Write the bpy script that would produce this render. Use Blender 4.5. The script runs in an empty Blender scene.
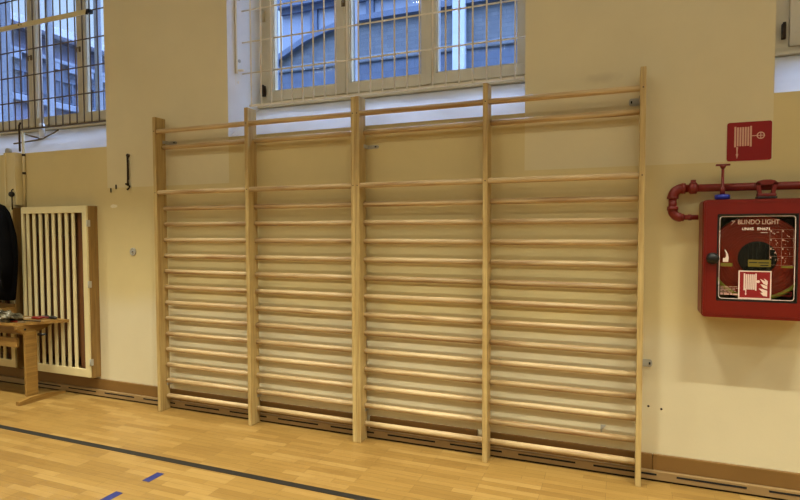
import bpy, bmesh, math, random
from mathutils import Vector, Matrix
random.seed(7)
sc = bpy.context.scene
COL = sc.collection
PI = math.pi

# ------------------------------------------------------------------ materials
def lin(c):
    return tuple((x/12.92 if x <= .04045 else ((x+.055)/1.055)**2.4) for x in [v/255 for v in c])

class NT:
    def __init__(s, name):
        s.m = bpy.data.materials.new(name); s.m.use_nodes = True
        s.t = s.m.node_tree; s.n = s.t.nodes; s.b = s.n['Principled BSDF']
    def new(s, kind, **kw):
        nd = s.n.new(kind)
        for k, v in kw.items():
            if k.startswith('_'): setattr(nd, k[1:], v)
            else: nd.inputs[k.replace('_', ' ')].default_value = v
        return nd
    def link(s, a, b): s.t.links.new(a, b)

def coords(nt, scale=(1, 1, 1), rand=True):
    tc = nt.new('ShaderNodeTexCoord')
    mp = nt.new('ShaderNodeMapping'); mp.inputs['Scale'].default_value = scale
    nt.link(tc.outputs['Object'], mp.inputs['Vector'])
    if rand:
        oi = nt.new('ShaderNodeObjectInfo')
        mu = nt.new('ShaderNodeMath', _operation='MULTIPLY'); mu.inputs[1].default_value = 37.0
        nt.link(oi.outputs['Random'], mu.inputs[0])
        cb = nt.new('ShaderNodeCombineXYZ')
        for i in range(3): nt.link(mu.outputs[0], cb.inputs[i])
        nt.link(cb.outputs[0], mp.inputs['Location'])
    return mp.outputs['Vector']

def ramp(nt, src, stops):
    r = nt.new('ShaderNodeValToRGB'); e = r.color_ramp.elements
    while len(e) < len(stops): e.new(.5)
    for el, (p, c) in zip(e, stops): el.position = p; el.color = (*c, 1)
    nt.link(src, r.inputs[0]); return r.outputs[0]

def mix(nt, fac, a, b, mode='MIX'):
    m = nt.new('ShaderNodeMix', _data_type='RGBA', _blend_type=mode)
    if isinstance(fac, (int, float)): m.inputs[0].default_value = fac
    else: nt.link(fac, m.inputs[0])
    for i, v in ((6, a), (7, b)):
        if isinstance(v, tuple): m.inputs[i].default_value = (*v, 1)
        else: nt.link(v, m.inputs[i])
    return m.outputs[2]

def bump(nt, h, strength=.1, dist=.01):
    b = nt.new('ShaderNodeBump', Strength=strength, Distance=dist)
    nt.link(h, b.inputs['Height']); nt.link(b.outputs[0], nt.b.inputs['Normal'])

def mat_plain(name, c, rough=.5, metal=0, var=.12, scale=6, bmp=0):
    """paint, metal, fabric: a base colour with a little uneven wear"""
    nt = NT(name)
    v = coords(nt)
    no = nt.new('ShaderNodeTexNoise', Scale=scale, Detail=5.0)
    nt.link(v, no.inputs['Vector'])
    col = ramp(nt, no.outputs[0], [(.3, tuple(x*(1-var) for x in c)), (.7, tuple(min(1, x*(1+var)) for x in c))])
    nt.link(col, nt.b.inputs['Base Color'])
    nt.b.inputs['Roughness'].default_value = rough; nt.b.inputs['Metallic'].default_value = metal
    if bmp: bump(nt, no.outputs[0], bmp)
    return nt.m

def mat_wood(name, light, dark, axis, rough=.45, grain=1.0):
    nt = NT(name)
    s = [16*grain]*3; s[axis] = .9
    v = coords(nt, tuple(s))
    n1 = nt.new('ShaderNodeTexNoise', Scale=2.2, Detail=6.0, Roughness=.55, Distortion=.6); nt.link(v, n1.inputs['Vector'])
    s2 = [70*grain]*3; s2[axis] = 2.5
    v2 = coords(nt, tuple(s2))
    n2 = nt.new('ShaderNodeTexNoise', Scale=2.0, Detail=3.0); nt.link(v2, n2.inputs['Vector'])
    c1 = ramp(nt, n1.outputs[0], [(.32, dark), (.5, tuple((a+b*2)/3 for a, b in zip(dark, light))), (.62, light)])
    c2 = ramp(nt, n2.outputs[0], [(.35, (.82, .78, .72)), (.6, (1, 1, 1))])
    c = mix(nt, .8, c1, c2, 'MULTIPLY')
    oi = nt.new('ShaderNodeObjectInfo')
    tint = ramp(nt, oi.outputs['Random'], [(0, (.74, .69, .62)), (.5, (1, 1, 1)), (1, (.93, .90, .86))])
    c = mix(nt, .8, c, tint, 'MULTIPLY')
    nt.link(c, nt.b.inputs['Base Color']); nt.b.inputs['Roughness'].default_value = rough
    bump(nt, n2.outputs[0], .04)
    return nt.m

def mat_wall():
    """cream upper paint on the piers, yellow dado and yellow under the windows"""
    nt = NT('wall_paint')
    tc = nt.new('ShaderNodeTexCoord'); sx = nt.new('ShaderNodeSeparateXYZ'); nt.link(tc.outputs['Object'], sx.inputs[0])
    wob = nt.new('ShaderNodeTexNoise', Scale=1.5, Detail=2.0); nt.link(tc.outputs['Object'], wob.inputs['Vector'])
    def cmpn(src, val, op):
        m = nt.new('ShaderNodeMath', _operation=op); nt.link(src, m.inputs[0]); m.inputs[1].default_value = val; return m.outputs[0]
    def mul(a, b, op='MULTIPLY'):
        m = nt.new('ShaderNodeMath', _operation=op); nt.link(a, m.inputs[0]); nt.link(b, m.inputs[1]); return m.outputs[0]
    X, Z = sx.outputs[0], sx.outputs[2]
    p1 = mul(cmpn(X, -.707, 'GREATER_THAN'), cmpn(X, .665, 'LESS_THAN'))
    p2 = mul(cmpn(X, 3.07, 'GREATER_THAN'), cmpn(X, 4.459, 'LESS_THAN'))
    pier = mul(mul(p1, p2, 'MAXIMUM'), cmpn(Z, 1.938, 'GREATER_THAN'))
    n = nt.new('ShaderNodeTexNoise', Scale=3.0, Detail=8.0, Roughness=.62); nt.link(tc.outputs['Object'], n.inputs['Vector'])
    n2 = nt.new('ShaderNodeTexNoise', Scale=.9, Detail=3.0); nt.link(tc.outputs['Object'], n2.inputs['Vector'])
    cream = ramp(nt, n.outputs[0], [(.3, CREAM), (.7, tuple(x*1.05 for x in CREAM))])
    yel = ramp(nt, n.outputs[0], [(.3, YELLOW), (.7, tuple(x*1.06 for x in YELLOW))])
    # strongly lit zone low on the wall, put into the colour: paler, ragged top edge
    zed = mul(Z, cmpn(wob.outputs[0], .35, 'MULTIPLY'), 'ADD')
    lit_zone = nt.new('ShaderNodeMapRange', _interpolation_type='SMOOTHSTEP'); nt.link(zed, lit_zone.inputs[0])
    lit_zone.inputs[1].default_value = 1.22; lit_zone.inputs[2].default_value = .92
    pale = ramp(nt, n.outputs[0], [(.3, LOW_LIT), (.7, tuple(x*1.04 for x in LOW_LIT))])
    low = mix(nt, lit_zone.outputs[0], yel, pale)
    c = mix(nt, pier, low, cream)
    w = ramp(nt, n2.outputs[0], [(.35, (.95, .94, .92)), (.6, (1, 1, 1))])
    c = mix(nt, 1.0, c, w, 'MULTIPLY')
    # chipped paint and an old rubbed stain
    def spot(c, x, z, rx, rz, col, soft, amt):
        mp = nt.new('ShaderNodeMapping'); mp.inputs['Location'].default_value = (-x/rx, 0, -z/rz); mp.inputs['Scale'].default_value = (1/rx, 0, 1/rz)
        nt.link(tc.outputs['Object'], mp.inputs['Vector'])
        ln = nt.new('ShaderNodeVectorMath', _operation='LENGTH'); nt.link(mp.outputs[0], ln.inputs[0])
        ad = nt.new('ShaderNodeMath', _operation='ADD'); nt.link(ln.outputs['Value'], ad.inputs[0])
        nz = nt.new('ShaderNodeTexNoise', Scale=22.0, Detail=4.0); nt.link(tc.outputs['Object'], nz.inputs['Vector'])
        nt.link(cmpn(nz.outputs[0], 1.2, 'MULTIPLY'), ad.inputs[1])
        mr = nt.new('ShaderNodeMapRange'); nt.link(ad.outputs[0], mr.inputs[0])
        mr.inputs[1].default_value = 1.4+soft; mr.inputs[2].default_value = 1.4-soft; mr.inputs[3].default_value = 0; mr.inputs[4].default_value = amt
        return mix(nt, mr.outputs[0], c, col)
    c = spot(c, -.635, 1.772, .05, .022, lin((232, 224, 200)), .06, 1)
    c = spot(c, 3.54, 2.492, .10, .03, lin((150, 126, 92)), .5, .22)
    nt.link(c, nt.b.inputs['Base Color']); nt.b.inputs['Roughness'].default_value = .55
    nf = nt.new('ShaderNodeTexNoise', Scale=60.0, Detail=3.0); nt.link(tc.outputs['Object'], nf.inputs['Vector'])
    bump(nt, nf.outputs[0], .06)
    return nt.m

def mat_floor():
    nt = NT('oak_parquet')
    tc = nt.new('ShaderNodeTexCoord')
    def brick(off, w, h):
        b = nt.new('ShaderNodeTexBrick', _offset=.37, _offset_frequency=3, Scale=1.0)
        b.inputs['Color1'].default_value = (0, 0, 0, 1); b.inputs['Color2'].default_value = (1, 1, 1, 1)
        b.inputs['Mortar'].default_value = (.5, .5, .5, 1)
        b.inputs['Mortar Size'].default_value = .0009; b.inputs['Mortar Smooth'].default_value = .3
        b.inputs['Brick Width'].default_value = w; b.inputs['Row Height'].default_value = h
        mp = nt.new('ShaderNodeMapping'); mp.inputs['Location'].default_value = off
        nt.link(tc.outputs['Object'], mp.inputs['Vector']); nt.link(mp.outputs[0], b.inputs['Vector'])
        return b
    b = brick((0, 0, 0), .36, .052)
    base = ramp(nt, b.outputs['Color'], [(0, OAK[0]), (.35, OAK[1]), (.7, OAK[2]), (1, OAK[3])])
    mp = nt.new('ShaderNodeMapping'); mp.inputs['Scale'].default_value = (1.6, 30, 1); nt.link(tc.outputs['Object'], mp.inputs['Vector'])
    n = nt.new('ShaderNodeTexNoise', Scale=2.5, Detail=6.0, Roughness=.6); nt.link(mp.outputs[0], n.inputs['Vector'])
    g = ramp(nt, n.outputs[0], [(.3, (.82, .78, .7)), (.62, (1, 1, 1))])
    c = mix(nt, .8, base, g, 'MULTIPLY')
    # scuffs
    n3 = nt.new('ShaderNodeTexNoise', Scale=1.1, Detail=9.0, Roughness=.7); nt.link(tc.outputs['Object'], n3.inputs['Vector'])
    s = ramp(nt, n3.outputs[0], [(.36, (.86, .83, .78)), (.5, (1, 1, 1))])
    c = mix(nt, 1.0, c, s, 'MULTIPLY')
    c = mix(nt, b.outputs['Fac'], c, tuple(x*.45 for x in OAK[0]))
    nt.link(c, nt.b.inputs['Base Color'])
    rr = ramp(nt, n3.outputs[0], [(.3, (.42,)*3), (.7, (.3,)*3)]); nt.link(rr, nt.b.inputs['Roughness'])
    nt.b.inputs['Specular IOR Level'].default_value = .45
    return nt.m

def mat_glass(name, tint=(1, 1, 1), refl=.75, rough=.02):
    nt = NT(name); nt.n.remove(nt.b)
    out = [x for x in nt.n if x.type == 'OUTPUT_MATERIAL'][0]
    tr = nt.new('ShaderNodeBsdfTransparent'); tr.inputs[0].default_value = (*tint, 1)
    gl = nt.new('ShaderNodeBsdfGlossy', Roughness=rough)
    fr = nt.new('ShaderNodeFresnel', IOR=1.45)
    mu = nt.new('ShaderNodeMath', _operation='MULTIPLY'); mu.inputs[1].default_value = refl; nt.link(fr.outputs[0], mu.inputs[0])
    mx = nt.new('ShaderNodeMixShader'); nt.link(mu.outputs[0], mx.inputs[0]); nt.link(tr.outputs[0], mx.inputs[1]); nt.link(gl.outputs[0], mx.inputs[2])
    nt.link(mx.outputs[0], out.inputs[0])
    return nt.m

def mat_tiles(name, a, b, w, h, mort, scale_rand=.3, rough=.8, axis='xz'):
    """stone courses / roof tiles"""
    nt = NT(name); tc = nt.new('ShaderNodeTexCoord'); sx = nt.new('ShaderNodeSeparateXYZ'); nt.link(tc.outputs['Object'], sx.inputs[0])
    cb = nt.new('ShaderNodeCombineXYZ')
    nt.link(sx.outputs['XYZ'.index(axis[0].upper())], cb.inputs[0]); nt.link(sx.outputs['XYZ'.index(axis[1].upper())], cb.inputs[1])
    br = nt.new('ShaderNodeTexBrick', Scale=1.0); br.inputs['Brick Width'].default_value = w; br.inputs['Row Height'].default_value = h
    br.inputs['Mortar Size'].default_value = mort; br.inputs['Color1'].default_value = (*a, 1); br.inputs['Color2'].default_value = (*b, 1)
    br.inputs['Mortar'].default_value = (*[x*.55 for x in a], 1)
    nt.link(cb.outputs[0], br.inputs['Vector'])
    n = nt.new('ShaderNodeTexNoise', Scale=7.0, Detail=8.0, Roughness=.75); nt.link(tc.outputs['Object'], n.inputs['Vector'])
    s = ramp(nt, n.outputs[0], [(.35, (.7, .72, .75)), (.62, (1.0, 1.0, 1.0))])
    nt.link(mix(nt, scale_rand*2, br.outputs['Color'], s, 'MULTIPLY'), nt.b.inputs['Base Color'])
    nt.b.inputs['Roughness'].default_value = rough
    return nt.m

CREAM = lin((220, 209, 172)); YELLOW = lin((214, 198, 146)); LOW_LIT = lin((220, 210, 176))
OAK = [lin((140, 108, 55)), lin((148, 116, 60)), lin((154, 121, 64)), lin((166, 134, 76))]

M = dict(
    wall=mat_wall(), floor=mat_floor(),
    white=mat_plain('reveal_plaster', lin((226, 228, 232)), .6, var=.06, scale=4, bmp=.05),
    ceiling=mat_plain('ceiling_plaster', lin((205, 202, 194)), .8),
    sidewall=mat_plain('hall_wall_paint', lin((190, 184, 166)), .7),
    pine=mat_wood('pine_upright', lin((208, 185, 126)), lin((180, 149, 90)), 2),
    rung=mat_wood('beech_rung', lin((216, 192, 146)), lin((172, 138, 94)), 0, .4),
    bench=mat_wood('bench_wood', lin((160, 124, 62)), lin((130, 96, 46)), 1, .4),
    benchx=mat_wood('bench_wood_long', lin((160, 124, 62)), lin((130, 96, 46)), 0, .4),
    oakpost=mat_wood('cover_side_wood', lin((154, 122, 66)), lin((126, 94, 46)), 2, .5),
    slat_and_shade=mat_wood('dark_slat_and_shade', lin((120, 78, 42)), lin((84, 50, 26)), 2, .5),
    skirt=mat_plain('skirting_and_niche_shade', lin((126, 92, 46)), .45, var=.1, scale=3),
    vent=mat_plain('vent_strip_varnish', lin((150, 122, 80)), .45, var=.1, scale=3),
    black=mat_plain('black_plastic', lin((10, 9, 8)), .5),
    slot=mat_plain('vent_slot_black', lin((12, 11, 10)), .9),
    cloth=mat_plain('black_cloth', lin((5, 5, 6)), 1.0, var=.3, scale=14, bmp=.3),
    cream=mat_plain('cream_enamel', lin((216, 202, 154)), .45, var=.05, scale=5),
    frame=mat_plain('window_cream_enamel', lin((208, 198, 168)), .45, var=.05, scale=5),
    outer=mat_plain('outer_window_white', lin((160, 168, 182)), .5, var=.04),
    rodwhite=mat_plain('rod_white_paint', lin((226, 228, 230)), .5, var=.04),
    grille=mat_plain('grille_cream_paint', lin((232, 222, 198)), .5, var=.06),
    grille_backlit=mat_plain('grille_backlit_brown', lin((96, 84, 70)), .55, var=.15),  # backlit darkness of the left bars, put into their colour
    steel=mat_plain('grey_steel', lin((176, 174, 164)), .4, .1, var=.12),
    rust=mat_plain('rusty_iron', lin((62, 50, 38)), .7, .5, var=.3, scale=30),
    brass=mat_plain('dark_brass', lin((112, 92, 58)), .4, .6),
    red=mat_plain('red_enamel', lin((112, 20, 10)), .35, var=.06),
    redpipe=mat_plain('red_pipe_paint', lin((112, 24, 14)), .45, var=.08),
    signred=mat_plain('sign_red', lin((142, 8, 12)), .7, var=.02),
    reelred=mat_plain('reel_red', lin((176, 50, 18)), .4, var=.1),
    signwhite=mat_plain('sign_print', lin((238, 214, 200)), .5, var=.02),
    signpink=mat_plain('sign_print_faded', lin((214, 168, 146)), .5, var=.02),
    sticker=mat_plain('yellow_label', lin((118, 104, 28)), .5, var=.05),
    blue=mat_plain('blue_plastic', lin((30, 44, 150)), .4),
    olive=mat_plain('cabinet_inside', lin((92, 88, 40)), .7, var=.1),
    hose=mat_plain('yellow_green_hose', lin((168, 170, 50)), .5, var=.1),
    hub=mat_plain('reel_hub_dark', lin((30, 32, 22)), .6, var=.1),
    tape=mat_plain('black_line_tape', lin((26, 23, 17)), .6, var=.15, scale=12),
    bluetape=mat_plain('blue_line_tape', lin((32, 42, 104)), .5, var=.12, scale=12),
    glass=mat_glass('window_glass', (.96, .97, 1.0), .08),
    doorglass=mat_glass('cabinet_glass', (.9, .9, .88), .6),
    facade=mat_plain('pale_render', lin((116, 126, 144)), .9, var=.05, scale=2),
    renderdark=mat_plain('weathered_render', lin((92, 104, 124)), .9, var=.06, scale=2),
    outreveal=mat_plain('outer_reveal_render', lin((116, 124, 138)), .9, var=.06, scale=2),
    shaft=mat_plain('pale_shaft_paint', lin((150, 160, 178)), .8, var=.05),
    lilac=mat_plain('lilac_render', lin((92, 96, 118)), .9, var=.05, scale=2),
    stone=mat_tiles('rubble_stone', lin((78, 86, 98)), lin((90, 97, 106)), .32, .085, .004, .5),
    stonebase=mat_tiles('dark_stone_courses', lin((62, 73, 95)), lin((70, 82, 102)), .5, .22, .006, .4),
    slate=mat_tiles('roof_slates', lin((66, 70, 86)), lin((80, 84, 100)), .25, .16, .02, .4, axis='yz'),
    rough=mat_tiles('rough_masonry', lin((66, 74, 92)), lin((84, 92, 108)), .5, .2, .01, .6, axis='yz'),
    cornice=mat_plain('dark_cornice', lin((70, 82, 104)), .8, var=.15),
    ground=mat_plain('asphalt', lin((110, 110, 112)), .9, var=.2),
    chrome=mat_plain('bright_steel', lin((190, 188, 180)), .2, .9),
)
def mat_film():
    nt = NT('clear_plastic_film')
    tc = coords(nt); n = nt.new('ShaderNodeTexNoise', Scale=14.0, Detail=6.0); nt.link(tc, n.inputs['Vector'])
    c = ramp(nt, n.outputs[0], [(.35, lin((52, 46, 32))), (.52, lin((96, 88, 66))), (.72, lin((170, 164, 146)))])
    nt.link(c, nt.b.inputs['Base Color']); nt.b.inputs['Roughness'].default_value = .18
    nt.b.inputs['Transmission Weight'].default_value = .15
    return nt.m
M['film'] = mat_film()
M['cloth'].node_tree.nodes['Principled BSDF'].inputs['Specular IOR Level'].default_value = .1

# ------------------------------------------------------------------ helpers
def link(o, parent=None):
    COL.objects.link(o)
    if parent: o.parent = parent
    return o
def box(bm, x0, x1, y0, y1, z0, z1, bev=0, seg=2, mi=0):
    r = bmesh.ops.create_cube(bm, size=1)
    vs = r['verts']
    for v in vs:
        v.co = Vector(((x0+x1)/2+v.co.x*(x1-x0), (y0+y1)/2+v.co.y*(y1-y0), (z0+z1)/2+v.co.z*(z1-z0)))
    fs = list({f for v in vs for f in v.link_faces})
    for f in fs: f.material_index = mi
    if bev:
        es = list({e for v in vs for e in v.link_edges})
        rb = bmesh.ops.bevel(bm, geom=es, offset=bev, segments=seg, profile=.6, affect='EDGES')
        for f in rb['faces']: f.material_index = mi
    return vs
def ringpts(c, u, v, ru, rv, n, ph=0):
    return [c + u*(ru*math.cos(ph+2*PI*k/n)) + v*(rv*math.sin(ph+2*PI*k/n)) for k in range(n)]
def loft(bm, rings, caps=True, mi=0, smooth=True):
    R = [[bm.verts.new(p) for p in r] for r in rings]
    n = len(R[0])
    for a, b in zip(R[:-1], R[1:]):
        for k in range(n):
            f = bm.faces.new((a[k], a[(k+1) % n], b[(k+1) % n], b[k])); f.material_index = mi; f.smooth = smooth
    if caps:
        f = bm.faces.new(R[0][::-1]); f.material_index = mi
        f = bm.faces.new(R[-1]); f.material_index = mi
    return R
def tube(bm, pts, rad, n=12, mi=0, caps=True):
    pts = [Vector(p) for p in pts]
    rads = rad if isinstance(rad, (list, tuple)) else [rad]*len(pts)
    rings = []; up = None
    for i, p in enumerate(pts):
        d = (pts[min(i+1, len(pts)-1)] - pts[max(i-1, 0)]).normalized()
        if up is None:
            up = Vector((0, 0, 1)) if abs(d.z) < .9 else Vector((0, 1, 0))
        u = up.cross(d).normalized(); v = d.cross(u).normalized(); up = v
        rings.append(ringpts(p, u, v, rads[i], rads[i], n))
    loft(bm, rings, caps, mi)
def lathe(bm, prof, c, axis='z', n=32, mi=0):
    """prof: (radius, height) pairs"""
    c = Vector(c); ax = {'x': Vector((1, 0, 0)), 'y': Vector((0, 1, 0)), 'z': Vector((0, 0, 1))}[axis]
    u = {'x': Vector((0, 1, 0)), 'y': Vector((1, 0, 0)), 'z': Vector((1, 0, 0))}[axis]; v = ax.cross(u)
    loft(bm, [ringpts(c+ax*h, u, v, max(r, 1e-4), max(r, 1e-4), n) for r, h in prof], True, mi)
def prism(bm, pts, y0, y1, mi=0, plane='xz'):
    """closed outline in x-z (or y-z) pushed through the third axis"""
    mk = (lambda a, b, t: Vector((a, t, b))) if plane == 'xz' else (lambda a, b, t: Vector((t, a, b))) if plane == 'yz' else (lambda a, b, t: Vector((a, b, t)))
    A = [bm.verts.new(mk(a, b, y0)) for a, b in pts]; B = [bm.verts.new(mk(a, b, y1)) for a, b in pts]
    n = len(pts)
    for f in [bm.faces.new(A), bm.faces.new(B[::-1])]+[bm.faces.new((A[k], B[k], B[(k+1) % n], A[(k+1) % n])) for k in range(n)]:
        f.material_index = mi
def rrect(x0, x1, z0, z1, r, n=5):
    out = []
    for cx, cz, a in ((x1-r, z1-r, 0), (x0+r, z1-r, 90), (x0+r, z0+r, 180), (x1-r, z0+r, 270)):
        for k in range(n+1):
            t = math.radians(a+90*k/n); out.append((cx+r*math.cos(t), cz+r*math.sin(t)))
    return out
def ring_prism(bm, outer, inner, y0, y1, mi=0):
    n = len(outer)
    V = [[bm.verts.new((a, y, b)) for a, b in L] for L in (outer, inner) for y in (y0, y1)]
    o0, o1, i0, i1 = V
    for k in range(n):
        j = (k+1) % n
        for q in ((o0[k], o0[j], i0[j], i0[k]), (o1[k], i1[k], i1[j], o1[j]), (o0[k], o1[k], o1[j], o0[j]), (i0[k], i0[j], i1[j], i1[k])):
            f = bm.faces.new(q); f.material_index = mi
def build(name, bm, mats, parent=None, loc=None, smooth_angle=None):
    bmesh.ops.recalc_face_normals(bm, faces=bm.faces[:])
    me = bpy.data.meshes.new(name); bm.to_mesh(me); bm.free()
    for m in (mats if isinstance(mats, (list, tuple)) else [mats]): me.materials.append(m)
    o = bpy.data.objects.new(name, me)
    link(o, parent)
    return o
def centre(o, p):
    """put the object's origin at p (in its parent's space) without moving the mesh"""
    p = Vector(p); o.data.transform(Matrix.Translation(-p)); o.location = p; return o
def part(name, parent, mats, fn, label=None):
    bm = bmesh.new(); fn(bm); o = build(name, bm, mats, parent)
    if label: o['label'] = label
    return o
def pbox(name, parent, m, *b, bev=0, label=None):
    return part(name, parent, m, lambda bm: box(bm, *b, bev=bev), label)
def thing(name, label, cat, loc=(0, 0, 0), rz=0, group=None):
    o = bpy.data.objects.new(name, None); o.empty_display_size = .1
    link(o); o.location = loc; o.rotation_euler.z = rz
    o['label'] = label; o['category'] = cat
    if group: o['group'] = group
    return o
def tag(o, label, cat, group=None):
    o['label'] = label; o['category'] = cat
    if group: o['group'] = group
    return o
def struct(o): o['kind'] = 'structure'; return o
def dupe(o, parent=None):
    c = o.copy(); link(c, parent)
    for ch in list(o.children): dupe(ch, c)
    return c
def text(name, body, size, loc, m, parent, sx=1.0, extrude=.0006, bold=0.0, label=None):
    cu = bpy.data.curves.new(name, 'FONT'); cu.body = body; cu.size = size; cu.extrude = extrude; cu.offset = bold
    cu.align_x = 'CENTER'; cu.align_y = 'CENTER'
    t = bpy.data.objects.new(name, cu); COL.objects.link(t)
    bpy.context.view_layer.update()
    me = bpy.data.meshes.new_from_object(t.evaluated_get(bpy.context.evaluated_depsgraph_get()))
    bpy.data.objects.remove(t)
    me.transform(Matrix.Translation(loc) @ Matrix.Rotation(PI/2, 4, 'X') @ Matrix.Scale(sx, 4, (1, 0, 0)))
    me.materials.clear(); me.materials.append(m)
    o = bpy.data.objects.new(name, me); link(o, parent)
    if label: o['label'] = label
    return o

# ------------------------------------------------------------------ room shell
WY = .15            # inner face of the window wall (posts of the bars stand at y = 0)
FY = .50            # window plane inside the deep reveals
OY = .88            # outer face of the wall
XL, XR, YB, ZC = -6.0, 9.5, -12.5, 5.6
WIN = [(-3.077, -.707), (.665, 3.07), (4.46, 6.865)]
Z0, Z0F, Z1 = 2.315, 2.612, 4.75
SPL = .075
SPR = [-.05, .03, .05]   # how far each right reveal closes in towards the frame

def floor_(bm): box(bm, XL, XR, YB, WY, -.12, 0)
struct(part('floor', None, M['floor'], floor_))
struct(pbox('ceiling', None, M['ceiling'], XL-.3, XR+.3, YB-.3, OY, ZC, ZC+.25))
struct(pbox('wall_left', None, M['sidewall'], XL-.3, XL, YB, WY, 0, ZC))
struct(pbox('wall_right', None, M['sidewall'], XR, XR+.3, YB, WY, 0, ZC))
struct(pbox('wall_front', None, M['sidewall'], XL-.3, XR+.3, YB-.3, YB, 0, ZC))

NICHE = (-3.2, -.9, .2, 1.745)
def wall_back(bm):
    # face with window openings and the radiator niche, built as a grid of quads with the holes left out
    xs = sorted({XL-.3, XR+.3, *[x for w in WIN for x in w], NICHE[0], NICHE[1]})
    zs = [-.12, NICHE[2], NICHE[3], Z0, Z1, ZC]
    def hole(x, z):
        if NICHE[0] < x < NICHE[1] and NICHE[2] < z < NICHE[3]: return True
        return any(a < x < b for a, b in WIN) and Z0 < z < Z1
    def grid(y, skip):
        for i in range(len(xs)-1):
            for j in range(len(zs)-1):
                if skip((xs[i]+xs[i+1])/2, (zs[j]+zs[j+1])/2): continue
                bm.faces.new([bm.verts.new(p) for p in ((xs[i], y, zs[j]), (xs[i+1], y, zs[j]), (xs[i+1], y, zs[j+1]), (xs[i], y, zs[j+1]))])
    def quad(mi, *p):
        f = bm.faces.new([bm.verts.new(q) for q in p]); f.material_index = mi
    grid(WY, hole)
    grid(OY, lambda x, z: any(a < x < b for a, b in WIN) and Z0 < z < Z1)
    for (a, b), r_ in zip(WIN, SPR):
        a2, b2 = a+SPL, b-r_
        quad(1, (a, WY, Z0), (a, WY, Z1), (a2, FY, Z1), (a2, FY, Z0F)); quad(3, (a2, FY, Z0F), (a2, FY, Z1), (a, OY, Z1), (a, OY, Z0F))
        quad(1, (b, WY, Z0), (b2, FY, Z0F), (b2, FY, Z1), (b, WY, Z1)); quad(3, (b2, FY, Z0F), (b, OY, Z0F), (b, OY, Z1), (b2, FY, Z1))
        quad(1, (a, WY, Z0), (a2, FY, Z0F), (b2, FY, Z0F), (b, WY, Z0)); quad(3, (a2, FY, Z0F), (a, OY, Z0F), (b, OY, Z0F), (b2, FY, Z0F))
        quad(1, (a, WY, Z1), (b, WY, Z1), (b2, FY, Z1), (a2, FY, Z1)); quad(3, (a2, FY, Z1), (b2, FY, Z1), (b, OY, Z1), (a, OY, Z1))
        quad(1, (a, OY, Z0F), (b, OY, Z0F), (b, OY, Z0), (a, OY, Z0))
    x0, x1, z0, z1 = NICHE; y1 = .42
    quad(2, (x0, y1, z0), (x1, y1, z0), (x1, y1, z1), (x0, y1, z1))  # niche faces coloured dark brown for the shade behind the slats
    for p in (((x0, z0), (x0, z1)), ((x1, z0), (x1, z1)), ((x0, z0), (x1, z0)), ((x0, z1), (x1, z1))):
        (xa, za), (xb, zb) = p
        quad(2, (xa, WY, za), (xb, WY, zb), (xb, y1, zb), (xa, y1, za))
    for x in (XL-.3, XR+.3):
        quad(0, (x, WY, -.12), (x, OY, -.12), (x, OY, ZC), (x, WY, ZC))
    quad(0, (XL-.3, WY, -.12), (XR+.3, WY, -.12), (XR+.3, OY, -.12), (XL-.3, OY, -.12))
wb = part('wall_back', None, [M['wall'], M['white'], M['skirt'], M['outreveal']], wall_back); struct(wb)

# skirting board (interrupted behind the middle posts of the bars) and slotted vent strip at its foot
for n, (a, b) in enumerate([(XL, .955), (.962, 1.86), (1.94, 2.758), (2.84, 3.86), (3.863, XR)]):
    struct(pbox('baseboard_back' if n == 0 else 'baseboard_back.%03d' % n, None, M['skirt'], a, b, .130, WY+.002, .066, .16, bev=.003))
def ventstrip(bm):
    box(bm, XL, XR, .108, WY, .012, .065, bev=.003)
vs_ = struct(part('trim_1', None, M['vent'], ventstrip))
for k in range(-11, 9):
    pbox('slot', vs_, M['slot'], 3.52+.475*k, 3.52+.475*k+.365, .1065, .112, .040, .051)
struct(pbox('gap_shade', None, M['slot'], XL, XR, .118, WY, .0, .013))  # black strip painting the shaded gap below the vent strip

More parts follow.
